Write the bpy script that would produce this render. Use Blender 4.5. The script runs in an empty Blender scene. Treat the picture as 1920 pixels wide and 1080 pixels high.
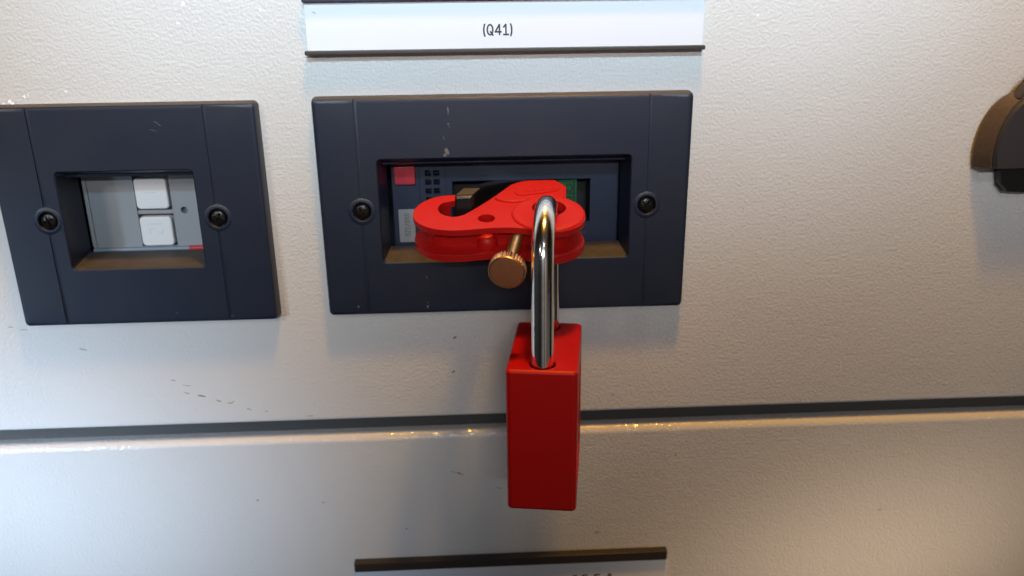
import bpy, bmesh, math, random
from mathutils import Vector, Matrix
random.seed(7)
MM = 0.001
S = bpy.context.scene
C = S.collection
R = math.radians

# ------------------------------------------------------------------ camera
cam = bpy.data.cameras.new("camera")
camo = bpy.data.objects.new("camera", cam); C.objects.link(camo)
rt = Vector((0.99876, -0.048318, -0.012005)); up = Vector((0.027255, 0.328832, 0.943995)); fw = Vector((0.041664, 0.943152, -0.329741))
m = Matrix((rt, up, -fw)).transposed().to_4x4()
m.translation = Vector((-11.0744, -265.0234, 74.2959)) * MM
camo.matrix_world = m
cam.sensor_width = 36; cam.lens = 1561.19 / 1920 * 36
cam.clip_start = 0.005; cam.clip_end = 20
cam.dof.use_dof = True; cam.dof.focus_distance = 0.238; cam.dof.aperture_fstop = 13
S.camera = camo

# ------------------------------------------------------------------ world: a dim room (cool daylight to the left, warm to the right)
w = bpy.data.worlds.new("World"); S.world = w; w.use_nodes = True
nt = w.node_tree; N = nt.nodes; L = nt.links
bg = N["Background"]
tc = N.new("ShaderNodeTexCoord"); sp = N.new("ShaderNodeSeparateXYZ"); L.new(tc.outputs["Generated"], sp.inputs[0])
def ramp(src, stops, interp='LINEAR'):
    r = N.new("ShaderNodeValToRGB"); L.new(src, r.inputs[0]); cr = r.color_ramp; cr.interpolation = interp
    cr.elements[0].position = stops[0][0]; cr.elements[0].color = (*stops[0][1], 1)
    cr.elements[1].position = stops[-1][0]; cr.elements[1].color = (*stops[-1][1], 1)
    for p, c in stops[1:-1]:
        e = cr.elements.new(p); e.color = (*c, 1)
    return r
mx = N.new("ShaderNodeMath"); mx.operation = 'MULTIPLY_ADD'; mx.inputs[1].default_value = .5; mx.inputs[2].default_value = .5
L.new(sp.outputs["X"], mx.inputs[0])
mz = N.new("ShaderNodeMath"); mz.operation = 'MULTIPLY_ADD'; mz.inputs[1].default_value = .5; mz.inputs[2].default_value = .5
L.new(sp.outputs["Z"], mz.inputs[0])
rx = ramp(mx.outputs[0], [(0, (.75, .85, 1.0)), (.10, (.9, .98, 1.1)), (.16, (.45, .47, .5)), (.30, (.5, .5, .5)), (.36, (.25, .22, .19)), (.43, (5, 4.4, 3.8)), (.485, (2.0, 1.7, 1.5)), (.50, (10, 11, 12.5)), (.525, (9, 10, 11.5)), (.55, (1.6, 2.0, 3.4)), (.62, (2.4, 2.1, 2.0)), (.68, (8, 7.2, 6.2)), (.84, (1.1, .95, .8)), (.9, (.12, .10, .08)), (1, (.3, .25, .2))])
rz = ramp(mz.outputs[0], [(0, (.10, .085, .075)), (.22, (.22, .19, .17)), (.36, (.8, .74, .68)), (.5, (1, 1, 1)), (.58, (.8, .8, .8)), (.7, (.25, .24, .23)), (1, (.15, .13, .12))])
mm_ = N.new("ShaderNodeMix"); mm_.data_type = 'RGBA'; mm_.blend_type = 'MULTIPLY'; mm_.inputs[0].default_value = 1
L.new(rx.outputs[0], mm_.inputs[6]); L.new(rz.outputs[0], mm_.inputs[7])
L.new(mm_.outputs[2], bg.inputs[0]); bg.inputs[1].default_value = .045

# ------------------------------------------------------------------ lamps of the room, and beams added to shape the light
def area(name, loc, target, size, power, col, shape='DISK', sy=None, spread=None):
    l = bpy.data.lights.new(name, 'AREA'); l.energy = power; l.color = col; l.shape = shape; l.size = size
    if sy: l.size_y = sy
    if spread: l.spread = spread
    o = bpy.data.objects.new(name, l); C.objects.link(o); o.location = loc
    o.rotation_euler = (Vector(target) - Vector(loc)).to_track_quat('-Z', 'Y').to_euler()
    return o
area("ceiling_lamp", (.04, -.125, .44), (.03, 0, 0), 0.12, 0.54, (1.0, .28, .06), 'RECTANGLE', .05)
area("ceiling_lamp", (.05, -.15, .65), (0, 0, 0), 0.06, 2.4, (1.0, .57, .06), 'DISK')
area("room_bounce", (.35, -.25, -.25), (.1, 0, -.08), 0.2, 0.010, (.80, .86, 1.0), 'RECTANGLE', .2)
area("shaped_beam", (-.75, -.70, .05), (-.19, 0, -.09), 0.12, 0.106, (.60, .78, 1.0), 'RECTANGLE', .12, R(12))  # daylight of the left window, narrowed to a beam for steep falloff
area("shaped_beam", (-.60, -.75, .45), (-.17, 0, .06), 0.24, 0.030, (1.0, .86, .72), 'RECTANGLE', .12, R(14))  # beam added to brighten the upper left
area("shaped_beam", (.30, -.80, .60), (.14, 0, .10), 0.25, 0.011, (1.0, .60, .30), 'RECTANGLE', .08, R(12))  # beam added to warm the upper right
area("shaped_beam", (.05, -.80, .60), (0, 0, .10), 0.3, 0.102, (.50, .78, 1.0), 'RECTANGLE', .08, R(10))  # cool beam added to brighten the top centre
area("patch_beam", (.85, -.60, .10), (.135, 0, -.140), .05, .0150, (1.0, .76, .55), 'DISK', None, R(8))  # added beam standing in for a soft reflection on the lower panel
area("ceiling_tube", (.06, -1.0, .36), (.05, 0, .115), .60, .19, (1.0, .98, .97), 'RECTANGLE', .010, R(28))

S.view_settings.view_transform = 'Standard'; S.view_settings.look = 'None'
S.view_settings.exposure = 0.0; S.view_settings.gamma = 1
S.render.engine = 'CYCLES'
S.cycles.use_denoising = True
S.cycles.max_bounces = 8
S.cycles.use_light_tree = False

# ------------------------------------------------------------------ materials
def mat(name, col, rough=.5, metal=0, spec=.5, coat=0, coat_r=.1, bump=None, vary=None, sss=0):
    """bump: list of (kind, scale per metre, distance m, detail); vary: (scale, colour2, amount)"""
    mt = bpy.data.materials.new(name); mt.use_nodes = True
    n = mt.node_tree.nodes; l = mt.node_tree.links; b = n["Principled BSDF"]
    b.inputs["Base Color"].default_value = (*col, 1); b.inputs["Roughness"].default_value = rough
    b.inputs["Metallic"].default_value = metal; b.inputs["Specular IOR Level"].default_value = spec
    b.inputs["Coat Weight"].default_value = coat; b.inputs["Coat Roughness"].default_value = coat_r
    if sss:
        b.inputs["Subsurface Weight"].default_value = sss; b.inputs["Subsurface Scale"].default_value = .002
        b.inputs["Subsurface Radius"].default_value = (1, .15, .1)
    g = n.new("ShaderNodeTexCoord")
    prev = None
    for kind, sc, dist, det in (bump or []):
        if kind == 'noise':
            t = n.new("ShaderNodeTexNoise"); t.inputs["Scale"].default_value = sc; t.inputs["Detail"].default_value = det
            out = t.outputs["Fac"]
        else:
            t = n.new("ShaderNodeTexVoronoi"); t.feature = 'SMOOTH_F1'; t.inputs["Scale"].default_value = sc
            t.inputs["Smoothness"].default_value = 1
            out = t.outputs["Distance"]
        l.new(g.outputs["Object"], t.inputs["Vector"])
        bp = n.new("ShaderNodeBump"); bp.inputs["Distance"].default_value = dist; bp.inputs["Strength"].default_value = 1
        l.new(out, bp.inputs["Height"])
        if prev: l.new(prev.outputs[0], bp.inputs["Normal"])
        prev = bp
    if prev:
        l.new(prev.outputs[0], b.inputs["Normal"])
        if coat: l.new(prev.outputs[0], b.inputs["Coat Normal"])
    if vary:
        t = n.new("ShaderNodeTexNoise"); t.inputs["Scale"].default_value = vary[0]; t.inputs["Detail"].default_value = 5
        l.new(g.outputs["Object"], t.inputs["Vector"])
        r = n.new("ShaderNodeValToRGB"); r.color_ramp.elements[0].position = vary[3] if len(vary) > 3 else .35; r.color_ramp.elements[1].position = vary[4] if len(vary) > 4 else .7
        r.color_ramp.elements[0].color = (*col, 1); r.color_ramp.elements[1].color = (*vary[1], 1)
        l.new(t.outputs["Fac"], r.inputs[0])
        l.new(r.outputs[0], b.inputs["Base Color"])
    return mt

M = {}
M['paint'] = mat('powder_coat_paint', (.75, .75, .745), .40, spec=.35, coat=1.0, coat_r=.095,
                 bump=[('noise', 1050, .00022, 1.0), ('noise', 260, .00010, 1)], vary=(14, (.71, .71, .70)))
def facets(mt, scale, tilt):
    """the hardened skin of the powder coat: tiny flat facets, each with its own tilt, on the clear coat"""
    n = mt.node_tree.nodes; l = mt.node_tree.links; b = n["Principled BSDF"]
    g = n.new("ShaderNodeTexCoord"); v = n.new("ShaderNodeTexVoronoi"); v.inputs["Scale"].default_value = scale
    l.new(g.outputs["Object"], v.inputs["Vector"])
    a = n.new("ShaderNodeVectorMath"); a.operation = 'SUBTRACT'; a.inputs[1].default_value = (.5, .5, .5); l.new(v.outputs["Color"], a.inputs[0])
    k = n.new("ShaderNodeVectorMath"); k.operation = 'SCALE'; k.inputs["Scale"].default_value = tilt; l.new(a.outputs[0], k.inputs[0])
    gn = n.new("ShaderNodeNewGeometry"); ad = n.new("ShaderNodeVectorMath"); ad.operation = 'ADD'
    l.new(gn.outputs["Normal"], ad.inputs[0]); l.new(k.outputs[0], ad.inputs[1])
    nm = n.new("ShaderNodeVectorMath"); nm.operation = 'NORMALIZE'; l.new(ad.outputs[0], nm.inputs[0])
    for lk in list(b.inputs["Coat Normal"].links): l.remove(lk)
    l.new(nm.outputs[0], b.inputs["Coat Normal"])
facets(M['paint'], 1450, .26)
M['gasket'] = mat('dark_frame', (.06, .06, .06), .5, bump=[('noise', 1500, .0001, 2)])
M['navy'] = mat('navy_moulded_plastic', (.006, .013, .037), .40, spec=.6, bump=[('noise', 3400, .00006, 2)], vary=(60, (.011, .017, .036)))
M['navy_face'] = mat('breaker_front_plastic', (.014, .024, .055), .5, bump=[('noise', 2600, .00003, 2)])
M['black'] = mat('black_plastic', (.005, .005, .006), .25)
M['black_screw'] = mat('black_screw_steel', (.012, .010, .009), .30, metal=.3, spec=.7, bump=[('noise', 1500, .00005, 2)])
M['void'] = mat('window_recess', (.004, .005, .008), .6)
M['red'] = mat('red_moulded_nylon', (.58, .007, .006), .48, spec=.45, sss=.04, bump=[('noise', 2500, .000012, 2), ('noise', 300, .00004, 1)])
M['red_lock'] = mat('red_lock_shell', (.50, .004, .003), .40, spec=.35, sss=.08, bump=[('noise', 3200, .000012, 2), ('noise', 120, .00008, 1)])
M['chrome'] = mat('polished_steel', (.88, .87, .85), .16, metal=1, bump=[('noise', 260, .00004, 2), ('noise', 2500, .000004, 2)])
M['brass'] = mat('brass', (.80, .48, .22), .33, metal=1, bump=[('noise', 1800, .00002, 3)], vary=(350, (.66, .36, .16)))
M['brass_face'] = mat('tarnished_brass', (.98, .43, .22), .55, metal=1, bump=[('noise', 1500, .00003, 3)], vary=(250, (.90, .38, .18)))
M['grey'] = mat('grey_plastic', (.27, .30, .33), .42, bump=[('noise', 2500, .00001, 2)], vary=(40, (.30, .32, .34)))
M['white'] = mat('white_button_plastic', (.80, .82, .84), .35)
M['clear'] = mat('grey_blue_strip', (.22, .28, .36), .25, bump=[('noise', 500, .0001, 2)])
M['redsq'] = mat('red_push_button', (.50, .03, .05), .4, bump=[('noise', 900, .00004, 2)])
M['sticker'] = mat('grey_paper_sticker', (.34, .33, .33), .5)
M['green'] = mat('green_flag', (.003, .11, .035), .4)
M['card'] = mat('white_card', (.84, .87, .93), .45, vary=(20, (.82, .86, .93)))
M['ink'] = mat('black_ink', (.03, .03, .045), .5)
M['inkgrey'] = mat('grey_ink', (.10, .10, .10), .5)
M['ledge'] = mat('warm_lit_ledge', (.078, .066, .058), .6, bump=[('noise', 1500, .00006, 2)], vary=(300, (.055, .049, .044)))  # brown glow of the overhead lamp, put into the ledge colour
M['rail'] = mat('dark_label_rail', (.035, .027, .022), .42, bump=[('noise', 1500, .00003, 2)])
M['dirt'] = mat('brown_grime', (.20, .12, .075), .7)
M['dust'] = mat('pale_dust', (.19, .17, .165), .9)
M['knob'] = mat('charcoal_knob_plastic', (.035, .033, .038), .5, bump=[('noise', 2000, .00004, 2)])
M['bronze'] = mat('worn_bronze_edge', (.080, .056, .036), .5, spec=.5, bump=[('noise', 1500, .0001, 2)], vary=(900, (.10, .07, .045)))
M['tip'] = mat('warm_lit_toggle_top', (.11, .085, .06), .4, bump=[('noise', 1500, .00004, 2)])  # warm light on the tip's upward faces, painted as brown
M['scratch'] = mat('pale_print', (.20, .20, .20), .6)

# ------------------------------------------------------------------ mesh helpers (all built in millimetres)
def empty(name, loc=(0, 0, 0)):
    o = bpy.data.objects.new(name, None); C.objects.link(o); o.empty_display_size = .01
    o.location = Vector(loc) * MM
    return o
def tag(o, label=None, cat=None, group=None, kind=None):
    if label: o['label'] = label
    if cat: o['category'] = cat
    if group: o['group'] = group
    if kind: o['kind'] = kind
    return o
def link(name, bm, mt, parent=None, angle=35, origin=None, smooth=True):
    """bm in world mm -> object; origin (mm) = the parent's location, so mesh coordinates are local"""
    me = bpy.data.meshes.new(name)
    o0 = Vector(origin) if origin else (parent_origin(parent) if parent else Vector((0, 0, 0)))
    bmesh.ops.translate(bm, verts=bm.verts, vec=-o0)
    bmesh.ops.scale(bm, verts=bm.verts, vec=(MM, MM, MM))
    bmesh.ops.recalc_face_normals(bm, faces=bm.faces)
    bm.to_mesh(me); bm.free()
    if smooth:
        me.shade_smooth(); me.set_sharp_from_angle(angle=R(angle))
    for x in (mt if isinstance(mt, (list, tuple)) else [mt]): me.materials.append(x)
    o = bpy.data.objects.new(name, me); C.objects.link(o)
    if smooth:
        wn = o.modifiers.new('weighted_normals', 'WEIGHTED_NORMAL'); wn.keep_sharp = True; wn.weight = 60
    if parent: o.parent = parent
    else: o.location = o0 * MM
    return o
def parent_origin(p):
    v = Vector((0, 0, 0))
    while p: v += Vector(p.location); p = p.parent
    return v / MM
def rloop(x0, x1, z0, z1, r, y, n=5):
    pts = []
    for cx, cz, a0 in ((x1 - r, z1 - r, 0), (x0 + r, z1 - r, 90), (x0 + r, z0 + r, 180), (x1 - r, z0 + r, 270)):
        for i in range(n + 1):
            a = R(a0 + 90 * i / n); pts.append(Vector((cx + r * math.cos(a), y, cz + r * math.sin(a))))
    return pts
def loft(bm, loops, cap0=False, cap1=False, close=False):
    vs = [[bm.verts.new(p) for p in lp] for lp in loops]
    n = len(vs[0])
    seq = list(zip(vs, vs[1:])) + ([(vs[-1], vs[0])] if close else [])
    for a, b in seq:
        for i in range(n):
            try: bm.faces.new((a[i], a[(i + 1) % n], b[(i + 1) % n], b[i]))
            except ValueError: pass
    if cap0: bm.faces.new(vs[0])
    if cap1: bm.faces.new(vs[-1][::-1])
    return vs
def slab(x0, x1, z0, z1, yf, yb, r=.3, e=.15, bm=None):
    """rounded slab facing -Y with a softened front edge"""
    bm = bm or bmesh.new()
    k = max(r - e, .02)
    loft(bm, [rloop(x0, x1, z0, z1, r, yb), rloop(x0, x1, z0, z1, r, yf + e), rloop(x0 + e * .3, x1 - e * .3, z0 + e * .3, z1 - e * .3, r, yf + e * .3),
              rloop(x0 + e, x1 - e, z0 + e, z1 - e, k, yf)], True, True)
    return bm
def box(bm, x0, x1, y0, y1, z0, z1):
    v = [bm.verts.new((x, y, z)) for x in (x0, x1) for y in (y0, y1) for z in (z0, z1)]
    for f in ((0, 1, 3, 2), (4, 6, 7, 5), (0, 4, 5, 1), (2, 3, 7, 6), (0, 2, 6, 4), (1, 5, 7, 3)): bm.faces.new([v[i] for i in f])
    return bm
def lathe(bm, prof, mtx=Matrix(), n=40, rad=None):
    """profile (r, h) about local Z; open ends are capped when r > 0"""
    rings = []
    for r, h in prof:
        rings.append([mtx @ Vector(((rad(i, r, h) if rad else r) * math.cos(2 * math.pi * i / n), (rad(i, r, h) if rad else r) * math.sin(2 * math.pi * i / n), h)) for i in range(n)])
    loft(bm, rings, True, True)
    return bm
AX_Y = Matrix.Rotation(R(90), 4, 'X')        # local +Z -> world -Y (towards the viewer)
def bool_mesh(bm, cutters, op='DIFFERENCE'):
    me = bpy.data.meshes.new("tmp"); bmesh.ops.recalc_face_normals(bm, faces=bm.faces); bm.to_mesh(me); bm.free()
    o = bpy.data.objects.new("tmp", me); C.objects.link(o); junk = [o]
    for cb in cutters:
        cm = bpy.data.meshes.new("tmpc"); bmesh.ops.recalc_face_normals(cb, faces=cb.faces); cb.to_mesh(cm); cb.free()
        co = bpy.data.objects.new("tmpc", cm); C.objects.link(co); junk.append(co)
        md = o.modifiers.new("b", 'BOOLEAN'); md.operation = op; md.solver = 'EXACT'; md.object = co
    dg = bpy.context.evaluated_depsgraph_get(); dg.update()
    res = bpy.data.meshes.new_from_object(o.evaluated_get(dg))
    out = bmesh.new(); out.from_mesh(res)
    for j in junk:
        d = j.data; bpy.data.objects.remove(j); bpy.data.meshes.remove(d)
    bpy.data.meshes.remove(res)
    return out
def bevel(bm, w, ang=40, seg=3, sel=None):
    es = [e for e in bm.edges if len(e.link_faces) == 2 and e.calc_face_angle(0) > R(ang) and (sel is None or sel(e))]
    bmesh.ops.bevel(bm, geom=es, offset=w, segments=seg, profile=.5, affect='EDGES', clamp_overlap=True)
    return bm
def catmull(pts, sub=5, closed=True, corners=()):
    out = []; n = len(pts)
    for i in range(n if closed else n - 1):
        p1, p2 = Vector(pts[i]), Vector(pts[(i + 1) % n])
        p0 = Vector(pts[i - 1]) if (closed or i > 0) else p1
        p3 = Vector(pts[(i + 2) % n]) if (closed or i + 2 < n) else p2
        if i in corners: p0 = p1 - (p2 - p1)
        if (i + 1) % n in corners: p3 = p2 + (p2 - p1)
        for k in range(sub):
            t = k / sub
            out.append(.5 * ((2 * p1) + (p2 - p0) * t + (2 * p0 - 5 * p1 + 4 * p2 - p3) * t * t + (3 * p1 - p0 - 3 * p2 + p3) * t ** 3))
    if not closed: out.append(Vector(pts[-1]))
    return out
def prism(poly, z0, z1, bm=None):
    bm = bm or bmesh.new()
    a = [bm.verts.new((p[0], p[1], z0)) for p in poly]; b = [bm.verts.new((p[0], p[1], z1)) for p in poly]
    n = len(poly)
    bm.faces.new(a[::-1]); bm.faces.new(b)
    for i in range(n): bm.faces.new((a[i], a[(i + 1) % n], b[(i + 1) % n], b[i]))
    return bm
def xf(bm, mtx):
    bmesh.ops.transform(bm, matrix=mtx, verts=bm.verts); return bm
def strokes(lines, wd, mtx, y, bm=None):
    """flat pen strokes; points (u, v) in mm, laid on the plane y (facing -Y) as thin raised ribbons"""
    bm = bm or bmesh.new(); h = wd / 2
    cut = []
    for ln in lines:                       # break at sharp corners so that every limb keeps its full width
        cur = [ln[0]]
        for i in range(1, len(ln)):
            cur.append(ln[i])
            if i < len(ln) - 1:
                u, v = Vector(ln[i]) - Vector(ln[i - 1]), Vector(ln[i + 1]) - Vector(ln[i])
                if u.length > 0 and v.length > 0 and u.angle(v) > R(48): cut.append(cur); cur = [ln[i]]
        cut.append(cur)
    for k, ln in enumerate(cut):
        pts = [Vector(p) for p in ln]; yy = y - .004 * (k % 3)
        Ls, Rs = [], []
        for i, p in enumerate(pts):
            d = (pts[min(i + 1, len(pts) - 1)] - pts[max(i - 1, 0)]); d.normalize(); nn = Vector((-d.y, d.x)) * h
            if i == 0: p = p - d * h * .6
            if i == len(pts) - 1: p = p + d * h * .6
            for arr, q in ((Ls, p + nn), (Rs, p - nn)):
                q = mtx @ Vector((q.x, q.y, 0)); arr.append(bm.verts.new((q.x, yy, q.y)))
        for i in range(len(pts) - 1): bm.faces.new((Ls[i], Ls[i + 1], Rs[i + 1], Rs[i]))
    return bm
def arc(cx, cy, rx, ry, a0, a1, n=10):
    return [(cx + rx * math.cos(R(a0 + (a1 - a0) * i / n)), cy + ry * math.sin(R(a0 + (a1 - a0) * i / n))) for i in range(n + 1)]
def blob(bm, x, z, y, lx, lz, ang, n=9, th=.03, seed=0):
    """a thin irregular fleck of dirt on a surface facing -Y"""
    rr = random.Random(seed); ca, sa = math.cos(R(ang)), math.sin(R(ang)); a, b = [], []
    for i in range(n):
        t = 2 * math.pi * i / n; k = rr.uniform(.55, 1.15); u, v = lx * k * math.cos(t), lz * k * math.sin(t)
        px, pz = x + u * ca - v * sa, z + u * sa + v * ca
        a.append(bm.verts.new((px, y, pz))); b.append(bm.verts.new((x + (px - x) * .6, y - th, z + (pz - z) * .6)))
    for i in range(n): bm.faces.new((a[i], a[(i + 1) % n], b[(i + 1) % n], b[i]))
    bm.faces.new(b)
    return bm

# ------------------------------------------------------------------ the cabinet: two painted panels and the frame behind the gap
fb = bmesh.new(); box(fb, -420, 420, 40, 43, -420, 300)
box(fb, -420, 420, 5.2, 39.9, -80, -58)
tag(link('cabinet_frame', fb, M['gasket'], smooth=False), kind='structure')

def sheet(bm, xs, zs, holes, y, th=2.0):
    """front skin with rectangular holes and the returns inside them"""
    V = {}
    def v(x, yy, z):
        k = (round(x, 4), round(yy, 4), round(z, 4))
        if k not in V: V[k] = bm.verts.new((x, yy, z))
        return V[k]
    for i in range(len(xs) - 1):
        for j in range(len(zs) - 1):
            cx, cz = (xs[i] + xs[i + 1]) / 2, (zs[j] + zs[j + 1]) / 2
            if any(h[0] < cx < h[1] and h[2] < cz < h[3] for h in holes): continue
            bm.faces.new((v(xs[i], y, zs[j]), v(xs[i + 1], y, zs[j]), v(xs[i + 1], y, zs[j + 1]), v(xs[i], y, zs[j + 1])))
    for x0, x1, z0, z1 in holes:
        for (a, b) in (((x0, z0), (x1, z0)), ((x1, z0), (x1, z1)), ((x1, z1), (x0, z1)), ((x0, z1), (x0, z0))):
            pa = [v(a[0], y, a[1])];
            xsb = sorted([x for x in xs if min(a[0], b[0]) <= x <= max(a[0], b[0])], reverse=a[0] > b[0]) if a[1] == b[1] else [a[0]]
            zsb = sorted([z for z in zs if min(a[1], b[1]) <= z <= max(a[1], b[1])], reverse=a[1] > b[1]) if a[0] == b[0] else [a[1]]
            path = [(x, a[1]) for x in xsb] if a[1] == b[1] else [(a[0], z) for z in zsb]
            for p, q in zip(path, path[1:]):
                bm.faces.new((v(p[0], y, p[1]), v(q[0], y, q[1]), v(q[0], y + th, q[1]), v(p[0], y + th, p[1])))
def bend(bm, x0, x1, zedge, sgn, r, back=9):
    """rolled edge of the panel: from the skin (y=0) round a radius r into the cabinet. sgn=-1 edge looks down, +1 up"""
    prof = [(r * (1 - math.cos(R(a))), zedge - sgn * (r - r * math.sin(R(a)))) for a in range(0, 91, 9)] + [(back, zedge)]
    vs = [[bm.verts.new((x, y, z)) for x in (x0, x1)] for y, z in prof]
    for a, b in zip(vs, vs[1:]): bm.faces.new((a[0], a[1], b[1], b[0]))
WC = (-44, 41.5, -10, 30); WL = (-143.5, -96, -10, 28)
pan = empty('upper_panel', (0, 0, 100)); tag(pan, 'large pale grey textured cabinet panel above the dark gap, holding both navy frames', 'panel')
bm = bmesh.new()
xs = [-420, -143.5, -96, -44, 41.5, 420]; zs = [-64.9, -10, 28, 30, 300]
sheet(bm, xs, zs, [WC, WL], 0)
bend(bm, -420, 420, -65.9, -1, 1.0)
bmesh.ops.remove_doubles(bm, verts=bm.verts, dist=.001)
link('panel_sheet', bm, M['paint'], pan, angle=50)
low = empty('lower_panel', (0, 0, -250)); tag(low, 'pale grey textured cabinet panel below the dark gap, with a rounded top edge', 'panel')
bm = bmesh.new(); R2 = 3.0
sheet(bm, [-420, 420], [-420, -72.2 - R2], [], 0); bend(bm, -420, 420, -72.2, 1, R2)
bmesh.ops.remove_doubles(bm, verts=bm.verts, dist=.001)
link('panel_sheet', bm, M['paint'], low, angle=50)
marks_up = [(-144.5, -36.1, .9, .16, -18), (-116.2, -48.6, .7, .12, -8), (-112, -50.7, .9, .10, -10), (-112.4, -53.6, 1.0, .12, -18), (-107.5, -54.8, 1.2, .26, -14),
            (-101.9, -57, .6, .18, -20), (-98.3, -57.9, .7, .14, -10), (-97.0, -57.5, .6, .12, 35), (-91.9, -60.5, .7, .14, -25), (-166.4, -27.3, .7, .13, -8),
            (-19.2, -35.8, .45, .35, 20), (-20.2, -48.7, .5, .25, 30), (35.8, -59.8, .6, .14, 15), (-86, -61.6, .5, .1, 0), (-71, -64.0, 1.0, .09, 3), (-162.5, -28.4, 1.0, .09, 4)]
marks_lo = [(-20.6, -88.9, 1.3, .12, -12), (-18.8, -89.7, 1.0, .14, -22), (-5, -96.2, .9, .12, -10), (-92.9, -97.5, .35, .25, 0), (-69.5, -99.5, .6, .14, -15), (-39.9, -112.1, .4, .3, 0),
            (31.6, -117.1, .9, .16, -8), (140, -112, .8, .16, 15), (60, -85, .3, .2, 0)]
for k, (x, z, a, b, an) in enumerate(marks_up): link('grime_mark', blob(bmesh.new(), x, z, -.01, a * 1.6, b * 1.2, an, seed=k), M['dirt'], pan)
for k, (x, z, a, b, an) in enumerate(marks_lo): link('grime_mark', blob(bmesh.new(), x, z, -.01, a * 1.6, b * 1.2, an, seed=k + 40), M['dirt'], low)

# ------------------------------------------------------------------ navy escutcheon frames
def screw(parent, x, z, rot, yf):
    bm = bmesh.new(); T = Matrix.Translation((x, yf, z)) @ AX_Y
    lathe(bm, [(2.55, -3), (2.55, -.35), (2.45, -.05), (2.1, .28), (1.4, .5), (.5, .6), (.02, .61)], T, 32)
    cuts = []
    for a in (rot, rot + 90):
        c = bmesh.new(); box(c, -1.7, 1.7, -.27, .27, -.75, 2); xf(c, T @ Matrix.Rotation(R(a), 4, 'Z')); cuts.append(c)
    bm = bool_mesh(bm, cuts); bevel(bm, .05, 50, 1)
    return link('screw', bm, M['black_screw'], parent)
def escutcheon(org, x0, x1, z0, z1, ox, inner, yb, label, screws, rots):
    t = empty('escutcheon_frame', org); tag(t, label, 'frame')
    a, b, c, d = ox; i0, i1, j0, j1 = inner
    bm = bmesh.new()
    loops = [rloop(x0 - 1, x1 + 1, z0 - .9, z1 + .9, 1.6, -.02), rloop(x0 - .75, x1 + .75, z0 - .7, z1 + .7, 1.5, -2.6), rloop(x0 - .35, x1 + .35, z0 - .35, z1 + .35, 1.3, -3.75),
             rloop(x0, x1, z0, z1, 1.1, -4.0), rloop(x0 + 1.0, x1 - 1.0, z0 + 1.0, z1 - 1.0, .8, -4.12),
             rloop(a - .35, b + .35, c - .35, d + .35, 1.4, -4.12), rloop(a, b, c, d, 1.1, -3.9), rloop(a + .15, b - .15, c + .2, d - .2, .9, -3.5),
             rloop(i0, i1, j0, j1, .5, yb), rloop(i0 - 1.3, i1 + 1.3, j0 - 1.3, j1 + 1.3, .5, yb + .02), rloop(i0 - 1.3, i1 + 1.3, j0 - 1.3, j1 + 1.3, .5, 1.2)]
    loft(bm, loops, close=True)
    cuts = []
    zc = (z0 + z1) / 2
    for sx, sz in screws:
        g = bmesh.new(); box(g, sx - .62, sx - .1, -5, -3.78, z0 - 3, z1 + 3); cuts.append(g)
        g = bmesh.new(); box(g, sx + .1, sx + .45, -5, -4.02, z0 - 3, z1 + 3); cuts.append(g)
        g = bmesh.new(); lathe(g, [(2.95, -2.2), (2.95, .5), (3.4, .8), (3.4, 2)], Matrix.Translation((sx, -4.1, sz)) @ AX_Y, 40); cuts.append(g)
    bm = bool_mesh(bm, cuts)
    # shallow raised collar round each screw recess
    for sx, sz in screws:
        n = 40; T = Matrix.Translation((sx, -4.12, sz)) @ AX_Y
        loft(bm, [[T @ Vector((r * math.cos(2 * math.pi * i / n), r * math.sin(2 * math.pi * i / n), h)) for i in range(n)] for r, h in
                  ((3.0, -1.5), (3.0, .05), (3.12, .16), (3.5, .20), (4.1, .10), (4.5, -.05))])
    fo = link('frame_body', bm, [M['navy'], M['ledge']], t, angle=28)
    for f in fo.data.polygons:      # warm light from above, painted brown on the two upward-facing ledges
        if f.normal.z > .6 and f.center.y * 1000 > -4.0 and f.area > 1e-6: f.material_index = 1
    for (sx, sz), r in zip(screws, rots): screw(t, sx, sz, r, -3.55)
    return t
ec = escutcheon((-1.2, 0, 10.3), -59.7, 57.3, -24.5, 45.2, (-41.4, 38.9, -7.0, 26.7), (-39.6, 37.2, -4.4, 23.0), 6.0,
                'wide navy plastic frame round the breaker with the red lockout clamp', [(-47.1, 10.2), (44.4, 10.3)], (30, 55))
el = escutcheon((-118.7, 0, 9.4), -158.8, -78.0, -25.3, 44.4, (-140.6, -98.6, -6.8, 24.8), (-139.9, -99.2, -4.6, 20.9), 9.0,
                'narrower navy plastic frame at the left round a grey relay with white buttons', [(-145.3, 9.5), (-92.6, 9.3)], (20, 65))
for k, (x, z, a, b, an) in enumerate([(-19.4, 29.0, .8, 1.15, 10), (-20.0, 27.8, .6, .6, 0), (-18.6, 41.9, .25, .9, 5), (-18.6, 40.6, .18, .5, 0), (-18.7, 37.5, .3, .35, 0), (-18.4, 36.6, .15, .3, 0),
                                      (-27.7, -22.7, .3, .7, 5), (-27.5, -21.3, .12, .3, 0), (-27.6, -12.4, .1, .9, 3), (-50.6, -22, .4, .35, 0), (-20.2, 33.2, .12, .7, 15)]):
    link('dust_fleck', blob(bmesh.new(), x, z, -4.125, a, b, an, seed=k + 90, th=.02), M['dust'], ec)
for k, (x, z, a, b, an) in enumerate([(-107.5, 39.6, .9, .10, -30), (-106.6, 38.9, .7, .09, -35), (-92, -24.0, .8, .08, 0), (-110, -22.5, .6, .1, -40), (-108.6, 37.2, 1.2, .07, -20)]):
    link('dust_fleck', blob(bmesh.new(), x, z, -4.125, a, b, an, seed=k + 190, th=.015), M['scratch'], el)

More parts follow.
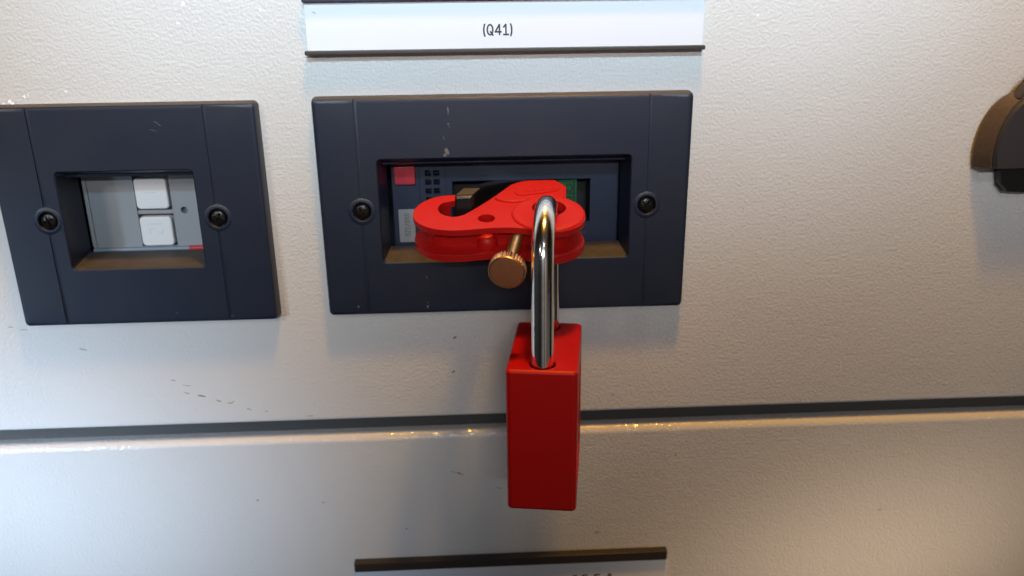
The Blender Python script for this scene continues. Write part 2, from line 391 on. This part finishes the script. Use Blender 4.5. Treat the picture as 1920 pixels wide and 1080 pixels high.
# ------------------------------------------------------------------ the breaker inside the wide frame
br = empty('circuit_breaker', (0, 20, 8)); tag(br, 'navy circuit breaker front seen through the wide frame, its black toggle held by the clamp', 'circuit breaker')
YF = 9.0
bm = bmesh.new()
loft(bm, [rloop(-38.6, 37.6, -5.6, 28, .8, 34), rloop(-38.6, 37.6, -5.6, 28, .8, YF + .3), rloop(-38.3, 37.3, -5.3, 27.7, .5, YF)], True, True)
cuts = []
c_ = bmesh.new(); box(c_, -18.5, 27.8, YF - 1, 19, 1.9, 16.7); cuts.append(c_)
for i in range(2):
    for j in range(5):
        c_ = bmesh.new(); box(c_, -27.4 + i * 2.75, -25.35 + i * 2.75, YF - 1, YF + 5, 18.6 - j * 3.0, 20.5 - j * 3.0); cuts.append(c_)
for gx in (-29.3, -20.6):
    c_ = bmesh.new(); box(c_, gx - .15, gx + .15, YF - 1, YF + .5, -7, 29); cuts.append(c_)
c_ = bmesh.new(); box(c_, -38, -30.2, YF - 1, YF + .4, 15.5, 22.7); cuts.append(c_)
bm = bool_mesh(bm, cuts)
link('breaker_case', bm, M['navy_face'], br, angle=30)
wb = bmesh.new(); box(wb, -18.4, 27.7, 18.4, 18.9, 2.0, 16.6); link('window_floor', wb, M['void'], br)
# sliding masks inside the window, stepped
wb = bmesh.new(); box(wb, 8, 18.2, 13.5, 14.2, 2.1, 16.4); link('sliding_shutter', wb, M['void'], br)
link('trip_button', slab(-37.5, -30.6, 16.0, 22.2, YF - 1.0, YF + 3, .5, .35), M['redsq'], br)
link('rating_sticker', slab(-36.8, -31.4, -3.9, 7.5, YF - .15, YF + .1, .4, .05), M['sticker'], br)
# rotated, worn type on the sticker: reads upwards
Mr = Matrix.Translation((-33.2, -1.7, 0)) @ Matrix.Rotation(R(90), 4, 'Z')
tx = []
def add(glyph, x, h=1.5, s=1.0): tx.extend([[(x + p[0] * s, p[1] * h) for p in g] for g in glyph])
G = {'S': [[(.8, .85), (.5, 1), (.1, .85), (.1, .6), (.8, .4), (.8, .15), (.4, 0), (0, .12)]], 'Z': [[(0, 1), (.8, 1), (0, 0), (.8, 0)]], '1': [[(.1, .75), (.4, 1), (.4, 0)], [(.1, 0), (.7, 0)]],
     '/': [[(0, -.05), (.7, 1.05)]], '0': [arc(.4, .5, .4, .5, 0, 360, 12)], 'V': [[(0, 1), (.4, 0), (.8, 1)]], '5': [[(.8, 1), (.1, 1), (.1, .55), (.6, .6), (.8, .3), (.5, 0), (0, .1)]]}
x = 0
for ch in "0Z1/0SS": add(G[ch], x, 1.6); x += 1.15
link('sticker_print', strokes(tx, .2, Mr, YF - .17), M['inkgrey'], br)
# green position flag with its ring and brackets
bm = slab(17.2, 23.6, 6.4, 15.9, 11.6, 12.4, .2, .1); fl = link('position_flag', bm, M['green'], br)
link('flag_print', strokes([arc(20.9, 13.0, 1.15, 1.25, 0, 360, 20), [(22.6, 8.0), (22.6, 15)], [(18.4, 11.1), (22.9, 11.1)], [(19.6, 9.8), (21.6, 9.8), (21.6, 7.5)], [(19.6, 9.8), (19.6, 7.5)]], .42, Matrix(), 11.58), M['void'], fl)
link('fine_print', strokes([[(22, -1.95), (26.6, -1.95)], [(22.2, 1.0), (25.4, 1.0)]], .14, Matrix(), YF - .01), M['scratch'], br)
# toggle: comes out of the window towards the viewer and leans left
def taper(secs):
    bm = bmesh.new(); loops = []
    for (cx, y, cz, wx, wz, r) in secs:
        loops.append([Vector((p.x, y + (p.x - cx) * 0.0, p.z)) for p in rloop(cx - wx / 2, cx + wx / 2, cz - wz / 2, cz + wz / 2, r, y, 4)])
    loft(bm, loops, True, True); return bm
bm = taper([(2.5, 17, 10.2, 16, 12, 1), (1.0, 9, 10.5, 12, 12.2, 1), (-3.6, 0, 11.6, 9.0, 12.8, 1), (-9.0, -11.5, 13.0, 6.8, 13.0, .9), (-11.9, -17.2, 13.5, 5.9, 13.0, .8)])
tg = link('toggle_handle', bm, M['black'], br, angle=40)
bm = taper([(-11.9, -17.2, 13.5, 5.8, 12.9, .6), (-14.1, -25.6, 13.6, 5.6, 12.7, .6), (-14.25, -26.3, 13.5, 5.2, 12.0, .6), (-14.3, -26.6, 13.45, 4.2, 11.0, .5)])
tp = link('toggle_tip', bm, [M['black'], M['tip']], tg)
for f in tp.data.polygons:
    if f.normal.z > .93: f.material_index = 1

# ------------------------------------------------------------------ the relay inside the left frame
rl = empty('relay_unit', (-120, 20, 8)); tag(rl, 'light grey relay front with two white push buttons inside the left frame', 'relay')
YR = 10.2
bm = bmesh.new()
loft(bm, [rloop(-139.7, -98, -3.8, 22, .8, 34), rloop(-139.7, -98, -3.8, 22, .8, YR + .3), rloop(-139.5, -98.2, -3.6, 21.8, .6, YR)], True, True)
cuts = []
c_ = bmesh.new(); box(c_, -123.2, -111.5, YR - 1, YR + 3, -3.4, 24); cuts.append(c_)
c_ = bmesh.new(); box(c_, -138.3, -138.0, YR - 1, YR + .5, -6, 24); cuts.append(c_)
c_ = bmesh.new(); lathe(c_, [(1.15, -3), (1.15, 2)], Matrix.Translation((-107.8, YR, 8.7)) @ AX_Y, 24); cuts.append(c_)
bm = bool_mesh(bm, cuts)
link('relay_case', bm, M['grey'], rl, angle=30)
bm = slab(-123.1, -111.6, 7.6, 8.9, YR + .2, YR + 3, .1, .1); link('crossbar', bm, M['grey'], rl)
bm = bmesh.new(); box(bm, -123.1, -111.6, YR + 1.2, YR + 3, 6.9, 7.6); link('slot', bm, mat('dark_red_slot', (.06, .004, .004), .5), rl)
for k, (z0, z1) in enumerate(((9.4, 19.8), (-3.2, 6.8))):
    b = link('push_button', slab(-122.8, -112.2, z0, z1, YR - .9, YR + 2.6, 1.3, .6), M['white'], rl, angle=60)
    if k == 0: ln = [[(-119.5, 15.0), (-115.6, 15.0)]]
    else: ln = [[(-120, 4.4), (-115.2, 4.4)], [(-119.6, 1.2), (-119.6, 2.8), (-118, 2.8)], [(-117, 1.0), (-115.6, 1.0), (-115.6, 2.4)]]
    link('button_mark', strokes(ln, .16, Matrix(), YR - .915), mat('embossed_mark', (.55, .60, .70), .5), b)
bm = bmesh.new(); T = Matrix.Translation((-139.2, YR - .4, -4.35)) @ Matrix.Rotation(R(90), 4, 'Y')
lathe(bm, [(.7, 0), (.82, .4), (.82, 31.6)], T, 16); link('cover_rail', bm, M['clear'], rl)
bm = bmesh.new(); T = Matrix.Translation((-107.5, YR - .4, -4.3)) @ Matrix.Rotation(R(90), 4, 'Y')
lathe(bm, [(.88, 0), (.88, 6)], T, 16); link('red_tab', bm, M['redsq'], rl)

# ------------------------------------------------------------------ name plates
def pen(txt, h, adv, glyphs):
    out = []; x = 0
    for ch in txt:
        for g in glyphs[ch]: out.append([(x + p[0] * h * .62, p[1] * h) for p in g])
        x += adv.get(ch, adv['d'])
    return out
GL = {'(': [arc(.62, .45, .42, .72, 125, 235, 8)], ')': [arc(.0, .45, .42, .72, 55, -55, 8)],
      'Q': [arc(.5, .5, .46, .5, 0, 360, 18), [(.55, .32), (.98, -.06)]],
      '4': [[(.72, 0), (.72, 1), (.02, .28), (1.0, .28)]], '1': [[(.12, .74), (.5, 1), (.5, 0)], [(.1, 0), (.92, 0)]],
      'E': [[(.9, 1), (.05, 1), (.05, 0), (.9, 0)], [(.05, .52), (.75, .52)]], 'F': [[(.9, 1), (.05, 1), (.05, 0)], [(.05, .52), (.75, .52)]],
      'A': [[(0, 0), (.35, .95), (.5, 1.06), (.65, .95), (1, 0)], [(.18, .36), (.82, .36)]], '-': [[(.1, .98), (.8, .98)]]}
up_ = empty('name_plate', (0, 0, 66)); tag(up_, 'white name plate reading (Q41) above the wide navy frame', 'name plate')
link('card', slab(-60.2, 60.1, 59.7, 73.6, -1.7, -.02, .2, .1), M['card'], up_)
bm = slab(-60.9, 60.7, 58.5, 59.75, -3.4, -.02, .3, .25); link('label_rail', bm, M['rail'], up_)
bm = slab(-60.6, 60.5, 73.55, 76.6, -3.0, -.02, .3, .25); link('label_rail', bm, mat('navy_label_rail', (.015, .02, .05), .4), up_)
Mt = Matrix.Translation((-7.35, 63.6, 0)) @ Matrix.Rotation(R(.2), 4, 'Z')
link('lettering', strokes(pen('(Q41)', 2.95, {'(': 1.35, 'd': 2.25, 'Q': 2.45, '4': 2.35, '1': 1.9}, GL), .48, Mt, -1.72), M['ink'], up_)
link('grime_mark', blob(bmesh.new(), -57.3, 70.6, -1.7, .8, .13, -35, seed=300), M['dirt'], up_)
lo_ = empty('name_plate', (0, 0, -133)); tag(lo_, 'white name plate under a dark rail at the bottom of the lower panel', 'name plate')
bm = slab(-59.9, 58.3, -128.7, -124.7, -3.0, -.02, .3, .5); link('label_rail', bm, M['rail'], lo_)
link('card', slab(-59.6, 58.2, -150, -128.6, -1.7, -.02, .2, .1), M['card'], lo_)
Mt = Matrix.Translation((22.3, -138.35, 0))
link('lettering', strokes(pen('-EEA', 3.3, {'-': 3.9, 'E': 4.7, 'd': 4.7}, GL), .6, Mt, -1.72), M['ink'], lo_)

# ------------------------------------------------------------------ lockout clamp
TH = R(14); A = Vector((10.4, -27.0, 16.0))
MH = Matrix.Translation(A) @ Matrix.Rotation(TH, 4, 'X')
clamp = empty('lockout_clamp', A); tag(clamp, 'red plastic lockout clamp hooked over the black toggle, with a brass thumbscrew', 'lockout clamp')
outer = [(-26.4, 8.9), (-29, 8.9), (-32.5, 8.3), (-36.2, 5.6), (-38.8, 1.5), (-39.4, -3.2), (-37.8, -7.8), (-34.4, -10.9), (-30, -12.4), (-26.0, -12.7), (-21, -12.2), (-16, -11.7), (-11, -11.9), (-6.5, -13.0),
         (-3.2, -14.6), (.2, -15.1), (4.2, -14.3), (7.6, -12.0), (9.8, -8.3), (10.3, -4.3), (9.4, -.6), (7.6, 2.7), (5.7, 5.0), (6.1, 8.5), (6.6, 13.2), (3.6, 17.8), (-2, 17.9), (-6.8, 17.3), (-10.1, 15.3)]
slot = [(-13.4, 10.6), (-16.9, 5.7), (-20.0, 1.8), (-23.2, -2.0), (-25.4, -4.0), (-28.1, -4.7), (-31.0, -3.1), (-32.3, .2), (-31.4, 3.6), (-28.8, 5.0), (-26.6, 5.6), (-25.6, 7.2)]
pts = outer + slot
poly = catmull(pts, 5, corners=(22, 24, 25, 28))
def offset(poly, d):
    n = len(poly); out = []
    for i in range(n):
        t = poly[(i + 1) % n] - poly[i - 1]; t.normalize(); out.append(poly[i] + Vector((-t.y, t.x)) * d)
    return out
area2 = sum(poly[i - 1].x * poly[i].y - poly[i].x * poly[i - 1].y for i in range(len(poly)))
sg = 1 if area2 > 0 else -1
def cyl(x, y, r, z0, z1, n=36):
    b = bmesh.new(); lathe(b, [(r, z0), (r, z1)], Matrix.Translation((x, y, 0)), n); return b
HX, HY, HR = .1, -1.4, 5.1
def flange(z0, z1, w, hole_r=2.45):
    b = prism(poly, z0, z1)
    b = bool_mesh(b, [cyl(HX, HY, HR, z0 - 2, z1 + 2), cyl(-18.3, -6.1, hole_r, z0 - 2, z1 + 2)])
    return bevel(b, w, 55, 3)
top = flange(-1.9, 0, .45)
bot = flange(-10.4, -8.2, .55)
# web: outer side set back, slot side kept
n_out = len(outer) * 5
inn = offset(poly, 4.8 * sg); inn1 = offset(poly, .25 * sg)
web_poly = []
for i, p in enumerate(poly):
    k = min(i, n_out - i) if i < n_out else 0
    f = max(0, min(1, (k - 4) / 14))
    web_poly.append(inn1[i].lerp(inn[i], f))
web = bool_mesh(prism(web_poly, -8.6, -1.5), [cyl(HX, HY, HR, -12, 2), cyl(-18.3, -6.1, 2.45, -3.6, 2),
    prism(catmull([(-12.6, 11.4)] + [(p[0], p[1] + .12) for p in slot[1:10]], 4, closed=False) + [Vector((-30.5, 14)), Vector((-10, 16))], -12, 2)])
# right lobe: thick rounded collar round the hole, on both faces
def collar(zt, zb, ro, cut):
    b = bmesh.new(); T = Matrix.Translation((-.35, -4.4, 0)); prof = []
    r = .95
    prof += [(ro - r, zb)] + [(ro - r + r * math.sin(R(a)), zb + r - r * math.cos(R(a))) for a in (30, 60, 90)]
    prof += [(ro - r + r * math.cos(R(a)), zt - r + r * math.sin(R(a))) for a in (0, 30, 60)] + [(ro - r, zt), (ro - r - 1.6, zt - .05), (7.6, zt - .28), (.05, zt - .28)]
    lathe(b, prof, T, 64)
    return bevel(bool_mesh(b, [cyl(HX, HY, cut, zb - 2, zt + 2)]), .5, 50, 3, sel=lambda e: all((v.co.xy - Vector((HX, HY))).length < cut + .1 for v in e.verts))
col1 = collar(.75, -2.5, 10.75, 4.95); col2 = collar(-7.75, -11.0, 10.7, 4.95)
# raised tab with a rounded rim and worn, unreadable embossing
tab = catmull([(-15.5, 6.2), (-10.2, 13.6), (-6.4, 16.5), (-1.8, 16.9), (3.0, 16.4), (5.7, 12.6), (5.5, 8.2), (4.6, 4.6), (-1, 4.9), (-7.5, 3.6), (-11.5, 3.3)], 5)
tb = bool_mesh(prism(tab, -1.0, .62), [cyl(HX, HY, HR + 1.2, -3, 3)]); bevel(tb, .4, 50, 3)
badge = catmull([(-9.4, 8.3), (-7.6, 6.4), (0, 7.9), (3.0, 8.8), (4.4, 10.8), (3.0, 13.3), (-1, 13.6), (-6.5, 12.4), (-9, 10.6)], 4)
bd = bevel(prism(badge, .3, .88), .22, 50, 2)
body = bmesh.new()
for part in (top, bot, web, col1, col2, tb, bd):
    me = bpy.data.meshes.new('t'); part.to_mesh(me); part.free(); body.from_mesh(me); bpy.data.meshes.remove(me)
rr = random.Random(5)
for k in range(9):
    x = -6.9 + k * 1.15; h = rr.uniform(.9, 1.7)
    c_ = bmesh.new(); box(c_, x, x + .5, 9.0 + x * .12, 9.0 + x * .12 + h * 1.3, .7, 1.08); bevel(c_, .12, 50, 1)
    me = bpy.data.meshes.new('t'); c_.to_mesh(me); c_.free(); body.from_mesh(me); bpy.data.meshes.remove(me)
# screw boss between the flanges
b = bmesh.new(); lathe(b, [(3.0, -8.8), (3.0, -6.9), (2.75, -5.9), (2.1, -5.1), (1.1, -4.7), (.05, -4.6)], Matrix.Translation((-18.2, -7.0, 0)), 32)
me = bpy.data.meshes.new('t'); b.to_mesh(me); b.free(); body.from_mesh(me); bpy.data.meshes.remove(me)
link('clamp_body', xf(body, MH), M['red'], clamp, angle=38)
# thumbscrew
fc = Vector((-13.6, -28.1, -5.0)); st = Vector((-9.8, -9.4, -5.0)); ax = (fc - st).normalized()
LEN = (fc - st).length
q = Vector((0, 0, 1)).rotation_difference(ax).to_matrix().to_4x4()
MS = MH @ Matrix.Translation(st) @ q
prof = []
h = -2.0
while h < LEN - 4.4:
    prof += [(1.42, h), (1.68, h + .25)]; h += .5
prof += [(1.6, LEN - 4.4), (1.6, LEN - 3)]
bm = bmesh.new(); lathe(bm, prof, MS, 24)
ts = link('thumbscrew', bm, M['brass'], clamp, angle=50)
NK = 34 * 4
def kn(i, r, h): return r - (.30 if (i % 4) in (0,) and r > 4.3 else (.1 if (i % 4) in (1, 3) and r > 4.3 else 0))
bm = bmesh.new()
lathe(bm, [(2.4, LEN - 4.9), (2.5, LEN - 4.2), (4.4, LEN - 4.0), (5.0, LEN - 3.6), (5.18, LEN - 3.1), (5.18, LEN - .95), (5.0, LEN - .7)], MS, NK, kn)
link('knurled_head', bm, M['brass'], ts, angle=30)
bm = bmesh.new(); lathe(bm, [(4.6, LEN - .95), (5.06, LEN - .72), (5.06, LEN - .45), (4.9, LEN - .22), (4.68, LEN - .1)], MS, 64)
link('head_rim', bm, M['brass'], ts, angle=60)
bm = bmesh.new(); lathe(bm, [(4.6, LEN - .5), (4.6, LEN - .10), (4.3, LEN - .05), (2.0, LEN), (.02, LEN)], MS, 64)
link('head_face', bm, M['brass_face'], ts, angle=60)

# ------------------------------------------------------------------ padlock
P0 = Vector((5.809, -58.158, -22.385)); YW = 8.88
MP = Matrix.Translation(P0) @ Matrix.Rotation(R(-YW), 4, 'Z')
pl = empty('padlock', P0); tag(pl, 'red safety padlock with a tall steel shackle hanging from the lockout clamp', 'padlock')
W2, DP, HT = 10.05, 36.9, 44.7
LB = (4.6, 32.4)
bm = bmesh.new(); box(bm, -W2, W2, 0, DP, -HT, 0)
es = [e for e in bm.edges if abs((e.verts[0].co - e.verts[1].co).normalized().z) > .9]
bmesh.ops.bevel(bm, geom=es, offset=1.5, segments=5, profile=.5, affect='EDGES')
bevel(bm, 1.1, 50, 5)
cuts = [cyl(0, LB[0], 3.75, -9, 2, 40), cyl(0, LB[1], 3.75, -9, 2, 40)]
c_ = bmesh.new(); box(c_, W2 - .35, W2 + 1, 4.5, DP - 4.5, -HT + 5, -8); cuts.append(c_)
bm = bool_mesh(bm, cuts); bevel(bm, .3, 60, 2, sel=lambda e: abs(e.verts[0].co.z) < .01 and abs(e.verts[1].co.z) < .01)
link('lock_body', xf(bm, MP), M['red_lock'], pl, angle=35)
ZA = 27.4; RA = (LB[1] - LB[0]) / 2; YC = (LB[0] + LB[1]) / 2
path = [Vector((0, LB[0], z)) for z in (-12, 0, 10, 20, ZA - 2)] + [Vector((0, YC - RA * math.cos(R(a)), ZA + RA * math.sin(R(a)))) for a in range(0, 181, 6)] + [Vector((0, LB[1], z)) for z in (ZA - 2, 20, 10, 0, -12)]
bm = bmesh.new(); loops = []
for i, p in enumerate(path):
    t = (path[min(i + 1, len(path) - 1)] - path[max(i - 1, 0)]).normalized(); nx = Vector((1, 0, 0)); nb = t.cross(nx)
    loops.append([p + 3.1 * (nx * math.cos(2 * math.pi * k / 40) + nb * math.sin(2 * math.pi * k / 40)) for k in range(40)])
loft(bm, loops, True, True)
link('shackle', xf(bm, MP), M['chrome'], pl, angle=60)
bm = blob(bmesh.new(), 0, 0, 0, .35, .3, 10, seed=77, th=.02)
link('dust_fleck', xf(bm, MP @ Matrix.Translation((-.2, -.01, -36.5))), M['bronze'], pl)

# ------------------------------------------------------------------ rotary handle, mostly beyond the right edge
kb = empty('rotary_handle', (172, 0, 30)); tag(kb, 'charcoal rotary handle with a worn bronze rim, cut by the right edge', 'rotary handle')
def outl(dx, dz, y, sc=1.0):
    base = [(152.6, 21.3), (151.9, 26), (152.3, 31), (153.6, 36), (156.0, 40.6), (159.5, 43.9), (163.5, 45.0), (175, 45.2), (190, 45), (196, 38), (197, 30), (196, 21.3)]
    cx, cz = 174, 31
    return [Vector((cx + (x - cx) * sc + dx, y, cz + (z - cz) * sc + dz)) for x, z in base]
def smooth_loop(lp): 
    y = lp[0].y; c = catmull([(p.x, p.z) for p in lp], 5, corners=(0, 11)); return [Vector((p.x, y, p.y)) for p in c]
bm = bmesh.new(); loft(bm, [smooth_loop(outl(2.8, -.9, -7.4, 1.0)), smooth_loop(outl(2.8, -.9, -8.4, .995)), smooth_loop(outl(2.8, -.9, -8.9, .97))], True, True)
link('handle_cap', bm, M['knob'], kb, angle=40)
bm = bmesh.new(); loft(bm, [smooth_loop(outl(.1, -1.2, -1.2, 1.01)), smooth_loop(outl(.4, -1.1, -2.6, 1.02)), smooth_loop(outl(2.4, -.9, -7.3, 1.0))], True, True)
link('bronze_rim', bm, M['bronze'], kb, angle=40)
bm = bmesh.new()
lp = lambda y, s: [Vector((176 + (x - 176) * s, y, 26 + (z - 26) * s)) for x, z in ((160.5, 25), (160.6, 19), (161.6, 14.5), (164.2, 11.6), (170, 11.1), (196, 11.1), (202, 16), (203, 30), (198, 42), (186, 52), (172, 53), (165.8, 48.5), (162.5, 43), (161, 34))]
loft(bm, [lp(-.02, 1.0), lp(-3.2, 1.0), lp(-3.8, .98)], True, True)
link('handle_base', bm, M['black'], kb, angle=40)
bm = bmesh.new()
up2 = lambda y, s: [Vector((176 + (x - 176) * s, y, 44 + (z - 44) * s)) for x, z in ((160.0, 42.5), (162.2, 46.6), (165.6, 50), (171, 53), (185, 53), (190, 46), (190, 42))]
loft(bm, [up2(-3.6, 1.0), up2(-6.5, 1.0), up2(-7.2, .98)], True, True)
link('pointer', bm, mat('brown_pointer', (.05, .04, .036), .5), kb, angle=40)
bm = bmesh.new(); lathe(bm, [(2.2, -.3), (2.2, .12), (1.9, .2), (.05, .2)], Matrix.Translation((170.6, -8.9, 29.6)) @ AX_Y, 28)
link('screw', bm, M['black_screw'], kb)
